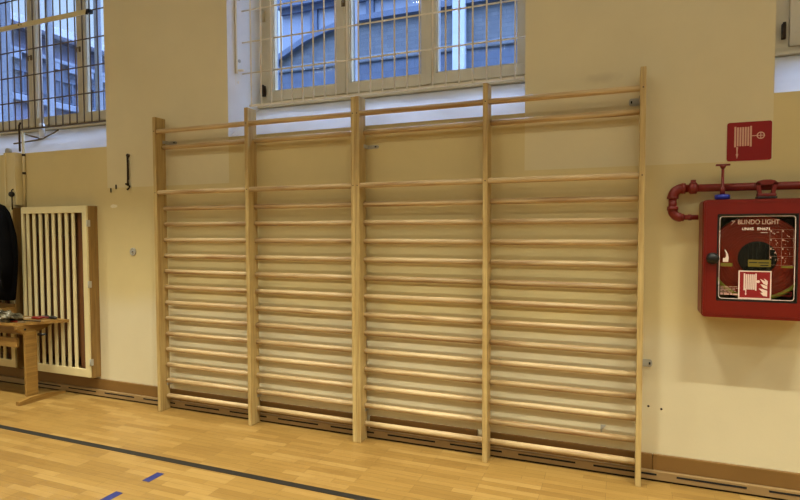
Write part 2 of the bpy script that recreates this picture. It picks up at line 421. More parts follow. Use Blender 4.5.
# ------------------------------------------------------------------ windows
def window(n, x0, x1, spr, L):
    w = bpy.data.objects.new('window_%d' % n, None); link(w); struct(w); w.location = (x0, FY, Z0F)
    W = x1-x0
    H = Z1-Z0F
    R = L+2.202
    def frame(bm):
        box(bm, SPL-.01, W-spr+.01, -.005, .07, .0, .05, bev=.004)            # bottom rail
        box(bm, SPL-.01, W-spr+.01, -.045, .0, -.010, .014, bev=.006)           # stool under the sashes
        box(bm, SPL-.01, L+.03, 0, .07, .045, H); box(bm, R-.03, W-spr+.01, 0, .07, .045, H)
        box(bm, SPL, R, 0, .07, H-.06, H)
    part('frame', w, M['frame'], frame)
    sw = (R-L)/3
    for k in range(3):
        a, b = L+k*sw+.004, L+(k+1)*sw-.004
        s = .056
        def sash(bm):
            bot, top = .045, H-.03
            box(bm, a, b, -.022, .045, bot, bot+.082, bev=.005); box(bm, a, b, -.022, .045, top-.06, top, bev=.005)
            for p, q in ((a, a+s), (b-s, b)): box(bm, p, q, -.022, .045, bot+.08, top-.055, bev=.005)
            for p, q in ((a+s-.006, a+s+.008), (b-s-.008, b-s+.006)): box(bm, p, q, -.010, .03, bot+.08, top-.055)
            box(bm, a+s, b-s, -.010, .03, bot+.078, bot+.092)
        so = part('sash', w, M['frame'], sash)
        pbox('pane', so, M['glass'], a+s-.004, b-s+.004, .012, .016, .122, H-.085)
        if k < 2:
            part('astragal', w, M['frame'], lambda bm: box(bm, L+(k+1)*sw-.022, L+(k+1)*sw+.022, -.034, -.018, .048, H-.03, bev=.006))
            def handle(bm):
                x = L+(k+1)*sw+(-.014 if k else .0)
                x += .018
                box(bm, x-.011, x+.011, -.044, -.032, .735, .79, bev=.004)
                tube(bm, [(x, -.044, .77), (x, -.066, .77), (x, -.07, .765), (x, -.07, .72)], [.007, .006, .007, .005], 8)
            part('handle', w, M['brass'], handle)
    for z in (.14, .78, 1.6):
        for x in (SPL+.04, R+.004):
            def hinge(bm):
                tube(bm, [(x, -.03, z-.05), (x, -.03, z+.05)], .009, 8); box(bm, x-.010, x+.010, -.026, -.0, z-.045, z+.045)
            part('hinge', w, M['rust'] if z < .2 and x < 1 else M['frame'], hinge)
    # outer window of the box window
    def outer(bm):
        y0, y1 = .15, .205
        box(bm, .0, .06, y0, y1, .02, H); box(bm, W-.06, W, y0, y1, .02, H)
        box(bm, .0, W, y0, y1, .0, .10); box(bm, .0, W, y0, y1, H-.08, H)
        for k in (1, 2):
            x = L+k*sw; box(bm, x-.024, x+.024, y0, y1, .08, H-.05, bev=.006)
    fo = part('outer_frame', w, M['outer'], outer)
    for k in range(3):
        pbox('outer_pane', fo, M['glass'], L+k*sw+(.024 if k else -L+.06), L+(k+1)*sw-(.024 if k < 2 else -W+R+.06), .148, .152, .09, H-.07)
    return w
for i, (a, b) in enumerate(WIN): window(i+1, a, b, SPR[i], (.19, .158, .14)[i])

def grille(label, x0, x1, m, y=.30, dz=0):
    g = thing('window_grille', label, 'window grille', (x0, y, 2.59))
    W = x1-x0
    for k in range(9):
        z = [0, .272, .530, .790, 1.05, 1.31, 1.57, 1.83, 2.05][k]
        if k: z += dz
        a, b = (.1, W-.035) if k == 0 else (.012, W-.012)
        if k == 0: part('horizontal_bar', g, m, lambda bm: box(bm, a, b, -.006, .012, -.008, .008, bev=.002))
        else: part('horizontal_bar', g, m, lambda bm: tube(bm, [(a, .004, z), (b, .004, z)], .0065, 8))
    n = int((W-.2)/.0995)
    proto = None
    for k in range(n+1):
        x = .125+k*.0995
        if x > W-.07: break
        if proto is None:
            proto = part('vertical_bar', g, m, lambda bm: tube(bm, [(0, -.006, -.008), (0, -.006, 2.12)], .0062, 8)); proto.location.x = x
        else:
            c = proto.copy(); link(c, g); c.location.x = x
    return g
gl = grille('dark window grille of thin bars crossing the left window above the radiator cover', *WIN[0], M['grille_backlit'], dz=.010)
gm = grille('cream window grille of thin bars over the middle window above the wall bars', *WIN[1], M['grille'])
# wall fixings of the middle grille on the left reveal
def fixing(bm):
    box(bm, -.004, .006, -.05, .02, .14, .245, bev=.003)
    tube(bm, [(.0, -.02, .272), (.03, -.012, .272), (.05, -.0, .272)], .010, 8)
    tube(bm, [(.0, -.02, .17), (.012, -.02, .17)], .012, 8)
fx = part('bracket', gm, M['grille'], fixing); fx.location = (.012, -.02, .02)
part('side_rail', gm, M['grille'], lambda bm: (box(bm, .016, .022, -.075, -.045, .26, 2.1), box(bm, .018, .034, -.075, -.070, .26, 2.1)))
bk = part('bracket', gm, M['steel'], lambda bm: tube(bm, [(0, -.03, .46), (.025, -.03, .46)], .014, 10)); bk.location = (.006, -.0, -.09)
bk = part('bracket', gm, M['steel'], lambda bm: tube(bm, [(0, -.03, .93), (.025, -.03, .93)], .014, 10)); bk.location = (.006, -.0, -.05)

# cream rail across the left window
rl = thing('window_rail', 'flat cream rail fixed level across the left window in front of its grille', 'rail', (-3.05, .19, 3.583))
part('rail', rl, M['cream'], lambda bm: box(bm, 0, 2.105, -.008, .008, -.022, .022, bev=.003))
def raile(bm):
    box(bm, 2.09, 2.13, -.014, .03, -.018, .018, bev=.003); tube(bm, [(2.115, -.02, .0), (2.105, -.02, -.035)], .011, 8)
part('end_bracket', rl, M['black'], raile)
for x in (1.15, 1.19):
    part('screw', rl, M['rust'], lambda bm: tube(bm, [(x, -.011, .004), (x, -.006, .004)], .007, 8))

# white window opener rod standing on the left sill with its wire foot
zs = lambda y: Z0+(Z0F-Z0)*(y-WY)/(FY-WY)
rod = thing('opener_rod', 'white vertical rod standing on the left window sill on a thin splayed wire foot', 'window opener rod', (-1.835, .345, zs(.345)))
def rodm(bm):
    tube(bm, [(0, 0, .01), (0, 0, 2.2)], .019, 12)
part('rod', rod, M['rodwhite'], rodm)
part('sleeve', rod, M['rodwhite'], lambda bm: tube(bm, [(0, 0, .012), (0, 0, .10), (0, 0, .16)], [.028, .028, .025], 12))
def wires(bm):
    for dx, dy in ((-.30, .02), (-.24, -.13), (.20, .03)):
        n = 6
        pts = [(dx*t, dy*t, .055*t**1.2 + (zs(.345+dy*t)-zs(.345)) + .008) for t in [i/n for i in range(n+1)]]
        tube(bm, pts, .0075, 8)
part('foot', rod, M['brass'], wires)

# ------------------------------------------------------------------ wall bars
UW, DEP, PH = .0320, .111, 2.5
POSTX = ((0, .9381, 1.8625), (0, .9282, 1.8664))
RUNGZ = [(2.380, .022), (2.254, .084), (1.867, .022)] + [(1.7345-.1347*i, .084) for i in range(13)]
def wall_bars(x0, label, first=None):
    u = thing('wall_bars', label, 'wall bars', (x0, 0, 0), group='double wall bars')
    up = None
    px = POSTX[0 if first is None else 1]
    for k in range(3):
        if first is None and up is None:
            up = part('upright', u, M['pine'], lambda bm: box(bm, -UW/2, UW/2, 0, DEP, 0, PH, bev=.003)); up.location.x = UW/2
            P['up'] = up
        else:
            c = P['up'].copy(); link(c, u); c.location.x = UW/2+px[k]
    for b in range(2):
        for i, (z, y) in enumerate(RUNGZ):
            if 'rung' not in P:
                L = .93-UW+.014
                def rm(bm):
                    rings = [ringpts(Vector((x, 0, 0)), Vector((0, 1, 0)), Vector((0, 0, 1)), .0190*s, .0195*s, 20) for x, s in ((-L/2, .8), (-L/2+.006, .8), (-L/2+.0075, 1), (0, 1), (L/2-.0075, 1), (L/2-.006, .8), (L/2, .8))]
                    loft(bm, rings)
                o = part('rung', u, M['rung'], rm); P['rung'] = o
            else:
                o = P['rung'].copy(); link(o, u)
            o.location = ((px[b]+px[b+1]+UW)/2, y, z)
    for k in range(3):
        for z in (RUNGZ[0][0], RUNGZ[2][0]):
            if 'screw' not in P:
                o = part('screw', u, M['rust'], lambda bm: tube(bm, [(0, -.0012, 0), (0, .003, 0)], .0045, 8)); P['screw'] = o
            else:
                o = P['screw'].copy(); link(o, u)
            o.location = (UW/2+px[k], 0, z)
    return u
P = {}
ua = wall_bars(0, 'left double unit of pine wall bars, the one nearer the radiator cover')
ub = wall_bars(1.8957, 'right double unit of pine wall bars, the one nearer the red hose cabinet', first=ua)
def lug(bm):   # right side wall bracket: tongue and screw head
    box(bm, 0, .05, .03, .036, -.03, .03, bev=.002)
    box(bm, 0, .006, -.03, .036, -.03, .03, bev=.002)
def tongue(bm, s=1):
    # angled strap from the post to the wall
    prism(bm, rrect(0, .10, -.022, .022, .021), .046, .053)
    box(bm, -.001, .006, -.02, .053, -.022, .022)
    tube(bm, [(.075, .041, 0), (.075, .053, 0)], .009, 10)
for u, x, z, flip in ((ua, UW, 2.30, 1), (ub, UW, 2.155, 1), (ub, POSTX[1][2], 2.325, -1), (ub, POSTX[1][2]+UW, .722, 1), (ua, UW, .222, 1), (ua, UW+POSTX[0][1], .222, 1), (ub, UW, .222, 1)):
    o = part('bracket', u, M['steel'], tongue, 'grey metal wall bracket'); pbox('bolt', o, M['black'], .067, .083, .0385, .0455, -.008, .008, bev=.003); o.location = (x, WY-.0535, z); o.scale = (flip*(.6 if x > 1.8 else .9), 1, 1.05 if x > 1.8 else .6)

# ------------------------------------------------------------------ radiator covers
def cover(x0, x1, label, fixed=False):
    z0, z1, yf = .195, 1.775, .055
    c = thing('radiator_cover', label, 'radiator cover', (x0, WY, z0), group='radiator covers')
    W, H, D = x1-x0, z1-z0, WY-yf
    bt = .022
    part('frame', c, M['cream'], lambda bm: (box(bm, 0, W-.006, -D-.018, -D, H-.062, H, bev=.003), box(bm, 0, W-.006, -D-.018, -D, 0, .075, bev=.003),
         box(bm, 0, .032, -D-.018, -D, .074, H-.061, bev=.003), box(bm, W-.062, W-.006, -D-.018, -D, .074, H-.061, bev=.003)))
    xs = []
    pitch = .0885
    n = int((W-.032-.062-.07)/pitch)
    def slats(bm):
        for k in range(n):
            x = .058+k*pitch
            box(bm, x, x+.036, -D-.010, -D+.006, .07, H-.058, bev=.006)
    part('slat_panel', c, M['cream'], slats)
    part('side_panel', c, M['oakpost'], lambda bm: box(bm, W-bt, W, -D, 0, -.01, H, bev=.002), 'brown wooden side panel')
    part('side_panel', c, M['oakpost'], lambda bm: box(bm, 0, bt, -D, 0, -.01, H, bev=.002), 'brown wooden side panel')
    part('top_board', c, M['oakpost'], lambda bm: box(bm, bt, W-bt, -D, 0, H-.02, H))
    part('bottom_board', c, M['oakpost'], lambda bm: box(bm, bt, W-bt, -D, 0, -.01, .012))
    def hinges(z):
        def h(bm):
            tube(bm, [(W-.004, -D-.012, z-.03), (W-.004, -D-.012, z+.03)], .007, 8); box(bm, W-.003, W+.0012, -D-.008, -D+.016, z-.03, z+.03)
        return h
    for z in (.14, .86, 1.42) if W < 1.1 else (): part('hinge', c, M['steel'], hinges(z), 'grey metal hinge')
    part('loose_slat', c, M['slat_and_shade'], lambda bm: prism(bm, [(W-.17, H-.07), (W-.17, .11), (W-.16, .075), (W-.13, .065), (W-.098, .075), (W-.088, .11), (W-.088, H-.07)], -D+.025, -D+.045), 'dark brown wooden slat behind the gap')
    return c
cover(-1.732, -.843, 'cream slatted radiator cover with a dark gap at its right, left of the wall bars')
cover(-3.1, -1.870, 'cream slatted radiator cover half hidden behind the black jacket at the photo edge')
# cast-iron radiators in the niche behind the covers
for a, b, lab in ((-1.84, -.98, 'old ribbed radiator seen through the slats of the right radiator cover'), (-3.05, -2.05, 'old ribbed radiator behind the radiator cover beside the black jacket')):
    t = thing('radiator', lab, 'radiator', (a, .30, .2))
    def rib(bm):
        for k in range(int((b-a)/.075)):
            box(bm, k*.075, k*.075+.05, -.07, .07, .1, 1.3, bev=.02)
    part('columns', t, M['slat_and_shade'], rib)  # dark brown on the iron stands in for shade inside the cover
    part('pipe', t, M['slat_and_shade'], lambda bm: [tube(bm, [(0, 0, z), (b-a-.05, 0, z)], .03, 10) for z in (.17, 1.22)])
    for x in (0, (b-a)-.15): part('foot', t, M['slat_and_shade'], lambda bm: box(bm, x, x+.05, -.04, .04, 0, .11))

# ------------------------------------------------------------------ left wall fittings
vb = thing('wall_box', 'tall cream box with a black knob on the wall above the black jacket', 'wall box', (-1.977, WY, 1.80))
part('housing', vb, M['cream'], lambda bm: box(bm, 0, .145, -.09, 0, 0, .515, bev=.006))
part('lip', vb, M['cream'], lambda bm: (box(bm, 0, .022, -.102, -.088, .0, .515, bev=.003), prism(bm, [(.03, .03), (.03, .10), (.10, .03)], -.096, -.088)))
part('knob', vb, M['black'], lambda bm: lathe(bm, [(.0, -.13), (.022, -.128), (.027, -.118), (.024, -.10), (.014, -.095), (.014, -.085)], (.118, 0, .105), 'y', 20), 'black knob')
part('roller', vb, M['steel'], lambda bm: lathe(bm, [(.005, -.03), (.03, -.03), (.03, .0), (.012, .004), (.012, .008)], (.02, -.05, .535), 'y', 18), 'grey pulley at the top')
cd = thing('conduit', 'thin cream conduit with brown couplings running down beside the cream wall box', 'conduit', (-1.815, WY-.0135, 1.785))
part('pipe', cd, M['cream'], lambda bm: tube(bm, [(0, 0, 0), (0, 0, .73)], .013, 10))
for z in (.32, .50): part('coupling', cd, M['rust'], lambda bm: tube(bm, [(0, 0, z), (0, 0, z+.022)], .0155, 10))
part('rod', cd, M['rust'], lambda bm: tube(bm, [(-.034, -.012, .545), (-.034, -.012, .80), (-.02, -.006, .83)], .009, 8), 'dark iron rod')
part('rod', cd, M['rust'], lambda bm: tube(bm, [(-.030, -.104, -.03), (-.030, -.104, .16), (-.03, -.09, .17)], .006, 8), 'dark iron rod')

hk = thing('wall_hook', 'dark rusty iron hook strap hanging on the wall left of the wall bars', 'hook', (-.44, WY, 1.92))
def hookm(bm):
    tube(bm, [(0, -.012, .30), (.002, -.016, .2), (-.004, -.012, .1), (.002, -.015, .03)], [.009, .006, .006, .010], 8)
    tube(bm, [(.008, -.012, .26), (.01, -.012, .17), (.006, -.012, .08)], .004, 8)
part('strap', hk, M['rust'], hookm)
part('eye', hk, M['rust'], lambda bm: lathe(bm, [(.006, 0), (.016, 0), (.016, -.014), (.006, -.016)], (0, 0, .30), 'y', 14))
def hend(bm):
    tube(bm, [(-.012, -.012, .0), (.0, -.02, -.005), (.014, -.014, .012), (.02, -.012, .03)], .007, 8)
    tube(bm, [(-.01, 0, .04), (-.01, -.03, .045)], .008, 8)
part('hook', hk, M['rust'], hend)
for x, z in ((-.66, 1.915), (-.595, 1.945)):
    tag(part('wall_plug', None, M['rust'], lambda bm: tube(bm, [(x, WY-.006, z-.02), (x, WY-.006, z+.02)], .006, 8)),
        'lower dark iron stub left of the rusty hook' if x < -.62 else 'upper dark iron stub left of the rusty hook', 'iron stub', 'iron stubs by the hook')
ds = thing('wall_disc', 'small round grey metal disc on the wall below the rusty hook', 'disc', (-.41, WY, 1.358))
part('plate', ds, M['steel'], lambda bm: lathe(bm, [(.036, 0), (.036, -.006), (.030, -.009), (.027, -.006), (.016, -.006), (.014, -.010), (.001, -.010)], (0, 0, 0), 'y', 24))
part('screw', ds, M['black'], lambda bm: lathe(bm, [(.006, -.009), (.006, -.0125), (.001, -.0125)], (.004, 0, 0), 'y', 10))

# ------------------------------------------------------------------ jacket
jk = thing('jacket', 'black jacket hanging in front of the left radiator cover at the photo edge', 'jacket', (-1.925, -.045, .88))
def jbody(bm):
    rings = []
    for z, hw, c, d, dep in ((.0, .20, -.02, .0, .035), (.015, .215, -.02, .0, .05), (.10, .235, -.01, -.01, .062), (.28, .25, .0, -.012, .07), (.48, .255, .005, -.012, .072),
                        (.62, .235, .0, -.008, .07), (.75, .205, -.02, 0, .062), (.84, .175, -.04, .008, .055), (.91, .12, -.06, .012, .045), (.935, .06, -.08, .012, .03)):
        pts = []
        for k in range(40):
            t = 2*PI*k/40; f = 1+.06*math.sin(5*t+z*9)+.04*math.sin(9*t-z*14)
            pts.append(Vector((c+hw*math.cos(t)*(1+.02*math.sin(7*t+z*20)), d+dep*math.sin(t)*f, z)))
        rings.append(pts)
    loft(bm, rings)
part('body', jk, M['cloth'], jbody)
def sleeve(bm):
    tube(bm, [(.06, -.03, .85), (.11, -.05, .76), (.18, -.06, .56), (.205, -.06, .36), (.17, -.055, .14)], [.05, .062, .062, .055, .045], 14)
part('sleeve', jk, M['cloth'], sleeve)
part('collar', jk, M['cloth'], lambda bm: tube(bm, [(-.15, .0, .90), (-.12, -.03, .93), (-.06, -.035, .94), (-.02, .0, .915)], [.02, .026, .026, .02], 10))
part('hanging_loop', jk, M['cloth'], lambda bm: tube(bm, [(-.085, .01, .92), (-.085, .04, .95), (-.085, .05, .935)], .004, 6))

# ------------------------------------------------------------------ bench table
TH = .722
tb = thing('bench_table', 'long narrow wooden table against the radiator covers at the left', 'table', (-1.22, -.145, 0))
part('tabletop', tb, M['benchx'], lambda bm: prism(bm, [(-2.3, -.16), (-.15, -.16), (.115, .182), (-2.3, .182)], TH-.026, TH, plane='xy'))
def legm(x):
    return lambda bm: box(bm, x+.030, x+.060, -.090, .015, .045, TH-.09, bev=.003)
def footm(x):
    return lambda bm: prism(bm, [(-.20, .0), (.235, .0), (.235, .018), (.06, .05), (-.10, .05), (-.20, .034)], x+.075, x+.125, plane='yz')
def armm(x):
    return lambda bm: prism(bm, [(-.15, TH-.026), (-.15, TH-.055), (-.09, TH-.115), (.05, TH-.10), (.175, TH-.05), (.175, TH-.026)], x+.005, x+.05, plane='yz')
for x in (-.15, -2.1):
    part('leg', tb, M['oakpost'] if False else M['bench'], legm(x)); part('foot', tb, M['bench'], footm(x)); part('arm', tb, M['bench'], armm(x))
part('rail', tb, M['benchx'], lambda bm: box(bm, -2.12, -.187, -.108, -.08, .49, .575, bev=.004))
part('apron', tb, M['benchx'], lambda bm: box(bm, -2.12, -.196, -.06, -.04, .60, TH-.026))
part('peg', tb, M['black'], lambda bm: tube(bm, [(-.06, .01, .60), (.03, .02, .603)], [.013, .009], 10), 'dark peg')
part('plug', tb, M['black'], lambda bm: tube(bm, [(-.078, -.10, TH-.06), (-.0735, -.10, TH-.06)], .010, 10))

cr = thing('wooden_tray', 'shallow wooden tray behind the plastic bag on the bench table', 'tray', (-2.07, -.045, TH))
part('bottom', cr, M['benchx'], lambda bm: box(bm, -.42, .27, -.09, .06, 0, .008))
for y0, y1, h in ((-.09, -.076, .085), (.046, .06, .115)): part('side', cr, M['benchx'], lambda bm: box(bm, -.42, .27, y0, y1, .008, h, bev=.002))
for x0, x1 in ((-.42, -.406), (.256, .27)): part('end', cr, M['bench'], lambda bm: box(bm, x0, x1, -.076, .046, .008, .085, bev=.002))

bg = None
def bagm(bm):
    bmesh.ops.create_icosphere(bm, subdivisions=5, radius=1)
    from mathutils import noise
    for v in bm.verts:
        p = v.co.copy()
        n = noise.turbulence_vector(p*2.3, 5, False)
        r = 1+.35*(n.x-.2)+.12*noise.noise(p*9)
        v.co = Vector((p.x*.30*r, p.y*.088*r, max(-.5, p.z+.12*noise.noise(p*6))*.062*r+.030))
        v.co.z = max(0.001, v.co.z)
    for f in bm.faces: f.smooth = False
bg = part('plastic_bag', None, M['film'], bagm); bg.location = (-1.66, -.235, TH+.0005); bg.rotation_euler.z = -.05
tag(bg, 'crumpled clear plastic bag lying on the bench table in front of the tray', 'plastic bag')

def tool(name, label, cat, loc, rz):
    return thing(name, label, cat, (*loc, TH), rz, group='tools on the bench table')
t = tool('screwdriver', 'red handled screwdriver on the bench table, right of the plastic bag', 'screwdriver', (-1.37, -.075), .25)
part('handle', t, M['red'], lambda bm: lathe(bm, [(.006, -.06), (.013, -.055), (.015, 0), (.012, .03), (.008, .045)], (0, 0, .016), 'x', 12))
part('shaft', t, M['steel'], lambda bm: tube(bm, [(-.06, 0, .016), (-.17, 0, .008)], .004, 8))
t = tool('pliers', 'black pliers with dark red grips at the far end of the bench table', 'pliers', (-1.29, -.02), .0)
part('jaw', t, M['black'], lambda bm: (tube(bm, [(0, .012, .014), (.06, .004, .014), (.10, .0, .016)], [.014, .018, .006], 8),))
for s in (-1, 1): part('grip', t, M['red'] if s < 0 else M['black'], lambda bm: tube(bm, [(0, .006*s, .014), (-.06, .028*s, .018), (-.13, .022*s, .014)], [.008, .012, .010], 8))
t = tool('pencil', 'dark pencil lying flat by the near edge of the bench table', 'pencil', (-1.30, -.17), .2)
part('shaft', t, M['tape'], lambda bm: tube(bm, [(-.09, 0, .0065), (.09, 0, .0065)], .006, 6))
part('tip', t, M['bench'], lambda bm: tube(bm, [(.09, 0, .0065), (.115, 0, .0065)], [.006, .001], 6))
t = tool('knife', 'small knife with a dark red handle at the near corner of the bench table', 'knife', (-1.38, -.255), .1)
part('handle', t, M['red'], lambda bm: box(bm, -.10, 0, -.008, .008, .0, .014, bev=.004))
part('blade', t, M['chrome'], lambda bm: prism(bm, [(0, .002), (.10, .004), (.08, .014), (0, .014)], -.001, .001))

# ------------------------------------------------------------------ fire hose cabinet
cx0, cx1, cz0, cz1, cyf = 4.098, 4.622, 1.056, 1.712, -.032
hc = thing('hose_cabinet', 'red fire hose cabinet with a glazed door on the wall at the right', 'fire hose cabinet', (cx0, WY, cz0))
W, H, D = cx1-cx0, cz1-cz0, WY-cyf
def body(bm):
    ring_prism(bm, rrect(0, W, 0, H, .022), rrect(.012, W-.012, .012, H-.012, .014), -D+.022, -.001)
    prism(bm, rrect(.004, W-.004, .004, H-.004, .02), -.006, 0)
part('body', hc, M['red'], body)
part('back_lining', hc, M['olive'], lambda bm: box(bm, .014, W-.014, -.010, -.0065, .014, H-.014))
wx0, wx1, wz0, wz1 = 4.167-cx0, 4.545-cx0, 1.152-cz0, 1.632-cz0
def door(bm):
    ring_prism(bm, rrect(.004, W-.004, .004, H-.004, .02), rrect(wx0, wx1, wz0, wz1, .006), -D, -D+.020)
    ring_prism(bm, rrect(.016, W-.016, .016, H-.016, .016), rrect(.020, W-.020, .020, H-.020, .013), -D-.002, -D+.001)
dr = part('door', hc, M['red'], door)
pbox('gasket', dr, M['black'], wx0-.001, wx0+.007, -D+.0002, -D+.012, wz0, wz1)
pbox('gasket', dr, M['black'], wx1-.007, wx1+.001, -D+.0002, -D+.012, wz0, wz1)
pbox('gasket', dr, M['black'], wx0, wx1, -D+.0002, -D+.012, wz1-.006, wz1+.001)
pbox('gasket', dr, M['black'], wx0, wx1, -D+.0002, -D+.012, wz0-.001, wz0+.006)
gy = -D+.008
pbox('glass', dr, M['doorglass'], wx0+.002, wx1-.002, gy, gy+.004, wz0+.002, wz1-.002)
part('lock_knob', dr, M['black'], lambda bm: lathe(bm, [(.001, -D-.03), (.024, -D-.028), (.030, -D-.018), (.031, -D-.006), (.033, -D)], (4.147-cx0, 0, 1.386-cz0), 'y', 28), 'black round knob')
for z in (.12, H-.16):
    pbox('hinge', dr, M['red'], W-.004, W+.004, -D-.002, -D+.03, z, z+.05)
# printing on the pane
py = gy-.0012
pr_ = part('printed_border', dr, M['signwhite'], lambda bm: ring_prism(bm, rrect(wx0+.012, wx1-.012, wz0+.012, wz1-.012, .016), rrect(wx0+.0155, wx1-.0155, wz0+.0155, wz1-.0155, .0135), py-.0004, py))
cxm = (wx0+wx1)/2
text('lettering', 'BLINDO LIGHT', .036, (cxm+.006, py-.0006, wz1-.046), M['signpink'], dr, .80, bold=.0004)
def wing(bm):
    for k in range(3):
        tube(bm, [(cxm-.122+.006*k, py, wz1-.062+.008*k), (cxm-.112+.005*k, py, wz1-.047+.003*k), (cxm-.119+.005*k, py, wz1-.036-.001*k)], .0016, 6)
part('emblem', dr, M['signpink'], wing)
text('lettering', 'UNI45', .020, (cxm-.042, py, wz1-.083), M['signwhite'], dr, 1.0, bold=.0006)
text('lettering', 'EN671', .020, (cxm+.032, py, wz1-.083), M['signwhite'], dr, 1.1, bold=.0006)
pbox('underline', dr, M['signwhite'], cxm+.018, cxm+.05, py-.0004, py, wz1-.104, wz1-.101)
# instruction grid
gx0, gx1, gz0, gz1 = 4.417-cx0, 4.525-cx0, 1.355-cz0, 1.545-cz0
def igrid(bm):
    t = .0008
    for k in range(3): x = gx0+(gx1-gx0)*k/2; box(bm, x-t/2, x+t/2, py-.0004, py, gz0, gz1)
    for k in range(5): z = gz0+(gz1-gz0)*k/4; box(bm, gx0, gx1, py-.0004, py, z-t/2, z+t/2)
part('instruction_grid', dr, M['signpink'], igrid)
def marks(bm):
    rnd = random.Random(3)
    for i in range(2):
        for j in range(4):
            x = gx0+(gx1-gx0)*i/2; z = gz1-(gz1-gz0)*j/4
            box(bm, x+.002, x+.008, py-.0004, py, z-.012, z-.004)
            for k in range(3):
                a = x+rnd.uniform(.012, .04); b = z-rnd.uniform(.012, .04); an = rnd.uniform(0, PI); l = rnd.uniform(.005, .012)
                tube(bm, [(a, py, b), (a+l*math.cos(an), py, b+l*math.sin(an))], .0012, 5)
part('pictogram', dr, M['signpink'], marks)
pbox('label', dr, M['sticker'], wx0+.020, wx0+.078, py-.0005, py, 1.343-cz0, 1.362-cz0, label='yellow label by the knob')
pbox('label', dr, M['sticker'], 4.318-cx0, 4.424-cx0, py-.0005, py, 1.344-cz0, 1.382-cz0, label='yellow label below the reel hub')
pbox('label', dr, M['sticker'], 4.472-cx0, 4.527-cx0, py-.0005, py, 1.340-cz0, 1.351-cz0, label='yellow label under the pictograms')
def strokes(bm):
    for x0, x1, z in ((4.323, 4.361, 1.367), (4.366, 4.415, 1.366), (4.375, 4.413, 1.352)):
        box(bm, x0-cx0, x1-cx0, py-.0009, py-.0004, z-.003-cz0, z+.003-cz0)
part('label_print', dr, M['hub'], strokes)
def flame_hand(bm):
    prism(bm, [(a+.012, b) for a, b in [(4.186-cx0, 1.368-cz0), (4.212-cx0, 1.368-cz0), (4.214-cx0, 1.392-cz0), (4.210-cx0, 1.412-cz0), (4.200-cx0, 1.432-cz0), (4.192-cx0, 1.436-cz0),
               (4.200-cx0, 1.418-cz0), (4.202-cx0, 1.400-cz0), (4.196-cx0, 1.388-cz0), (4.187-cx0, 1.390-cz0)]], py-.0005, py)
part('hand_pictogram', dr, M['signwhite'], flame_hand)
def smallprint(bm):
    rnd = random.Random(5)
    for k in range(5):
        z = 1.232-cz0-k*.0085
        x = wx0+.022
        while x < wx0+.105-.006*k:
            l = rnd.uniform(.008, .02); box(bm, x, x+l, py-.0004, py, z-.0016, z+.0016); x += l+.004
    x = wx0+.022
    for l in (.012, .026, .012, .03):
        box(bm, x, x+l, py-.0004, py, 1.186-cz0, 1.194-cz0); x += l+.004
part('small_print', dr, M['signpink'], smallprint)
part('empty_box_print', dr, M['signred'], lambda bm: ring_prism(bm, rrect(4.45-cx0, 4.52-cx0, 1.19-cz0, 1.212-cz0, .001, 1), rrect(4.452-cx0, 4.518-cx0, 1.192-cz0, 1.210-cz0, .001, 1), py-.0004, py))

def reel_sign(bm_w, x0, z0, s, y, flames):
    """hose reel pictogram strokes inside a square of size s whose lower left corner is x0, z0"""
    for k in range(7):
        x = x0+s*(.185+.0585*k)
        lo, hi = (.30, .90) if k in (0, 6) else (.33, .87)
        if not flames: lo, hi = (.36, .89) if k in (0, 6) else (.38, .87)
        box(bm_w, x-s*.021, x+s*.021, y-.0005, y, z0+s*lo, z0+s*hi)
    x = x0+s*.232
    prism(bm_w, [(x-s*.022, z0+s*.36), (x+s*.022, z0+s*.36), (x+s*.012, z0+s*.2), (x+s*.028, z0+s*.17), (x, z0+s*.05 if not flames else z0+s*.12), (x-s*.028, z0+s*.17), (x-s*.012, z0+s*.2)], y-.0005, y)
def sticker(parent, x0, z0, s, y):
    st = part('hose_reel_sticker', parent, M['signred'], lambda bm: prism(bm, rrect(x0, x0+s, z0, z0+s, .002, 1), y-.0006, y), 'red and white hose reel sticker')
    part('border', st, M['signwhite'], lambda bm: ring_prism(bm, rrect(x0, x0+s, z0, z0+s, .002, 1), rrect(x0+.006, x0+s-.006, z0+.006, z0+s-.006, .002, 1), y-.0011, y-.0006))
    def ic(bm):
        reel_sign(bm, x0, z0, s, y-.0006, True)
        box(bm, x0+s*.55, x0+s*.58, y-.0011, y-.0006, z0+s*.60, z0+s*.64)
        lathe(bm, [(s*.05, -.0003), (s*.05, .0003)], (x0+s*.605, y-.0009, z0+s*.62), 'y', 16)
        for a, b in (((.66, .72), (.88, .50)), ((.78, .73), (.89, .56)), ((.67, .53), (.88, .38)), ((.62, .38), (.88, .22)), ((.67, .23), (.88, .12))):
            (xa, za), (xb, zb) = a, b
            prism(bm, [(x0+s*xa, z0+s*za), (x0+s*(xa*.55+xb*.45), z0+s*(za*.5+zb*.5-.055)), (x0+s*xb, z0+s*(zb-.02)), (x0+s*xb, z0+s*(zb+.085)), (x0+s*(xa*.55+xb*.45), z0+s*(za*.45+zb*.55+.065))], y-.0011, y-.0006)
    part('pictogram', st, M['signwhite'], ic)
sticker(dr, 4.274-cx0, 1.168-cz0, .154, py)
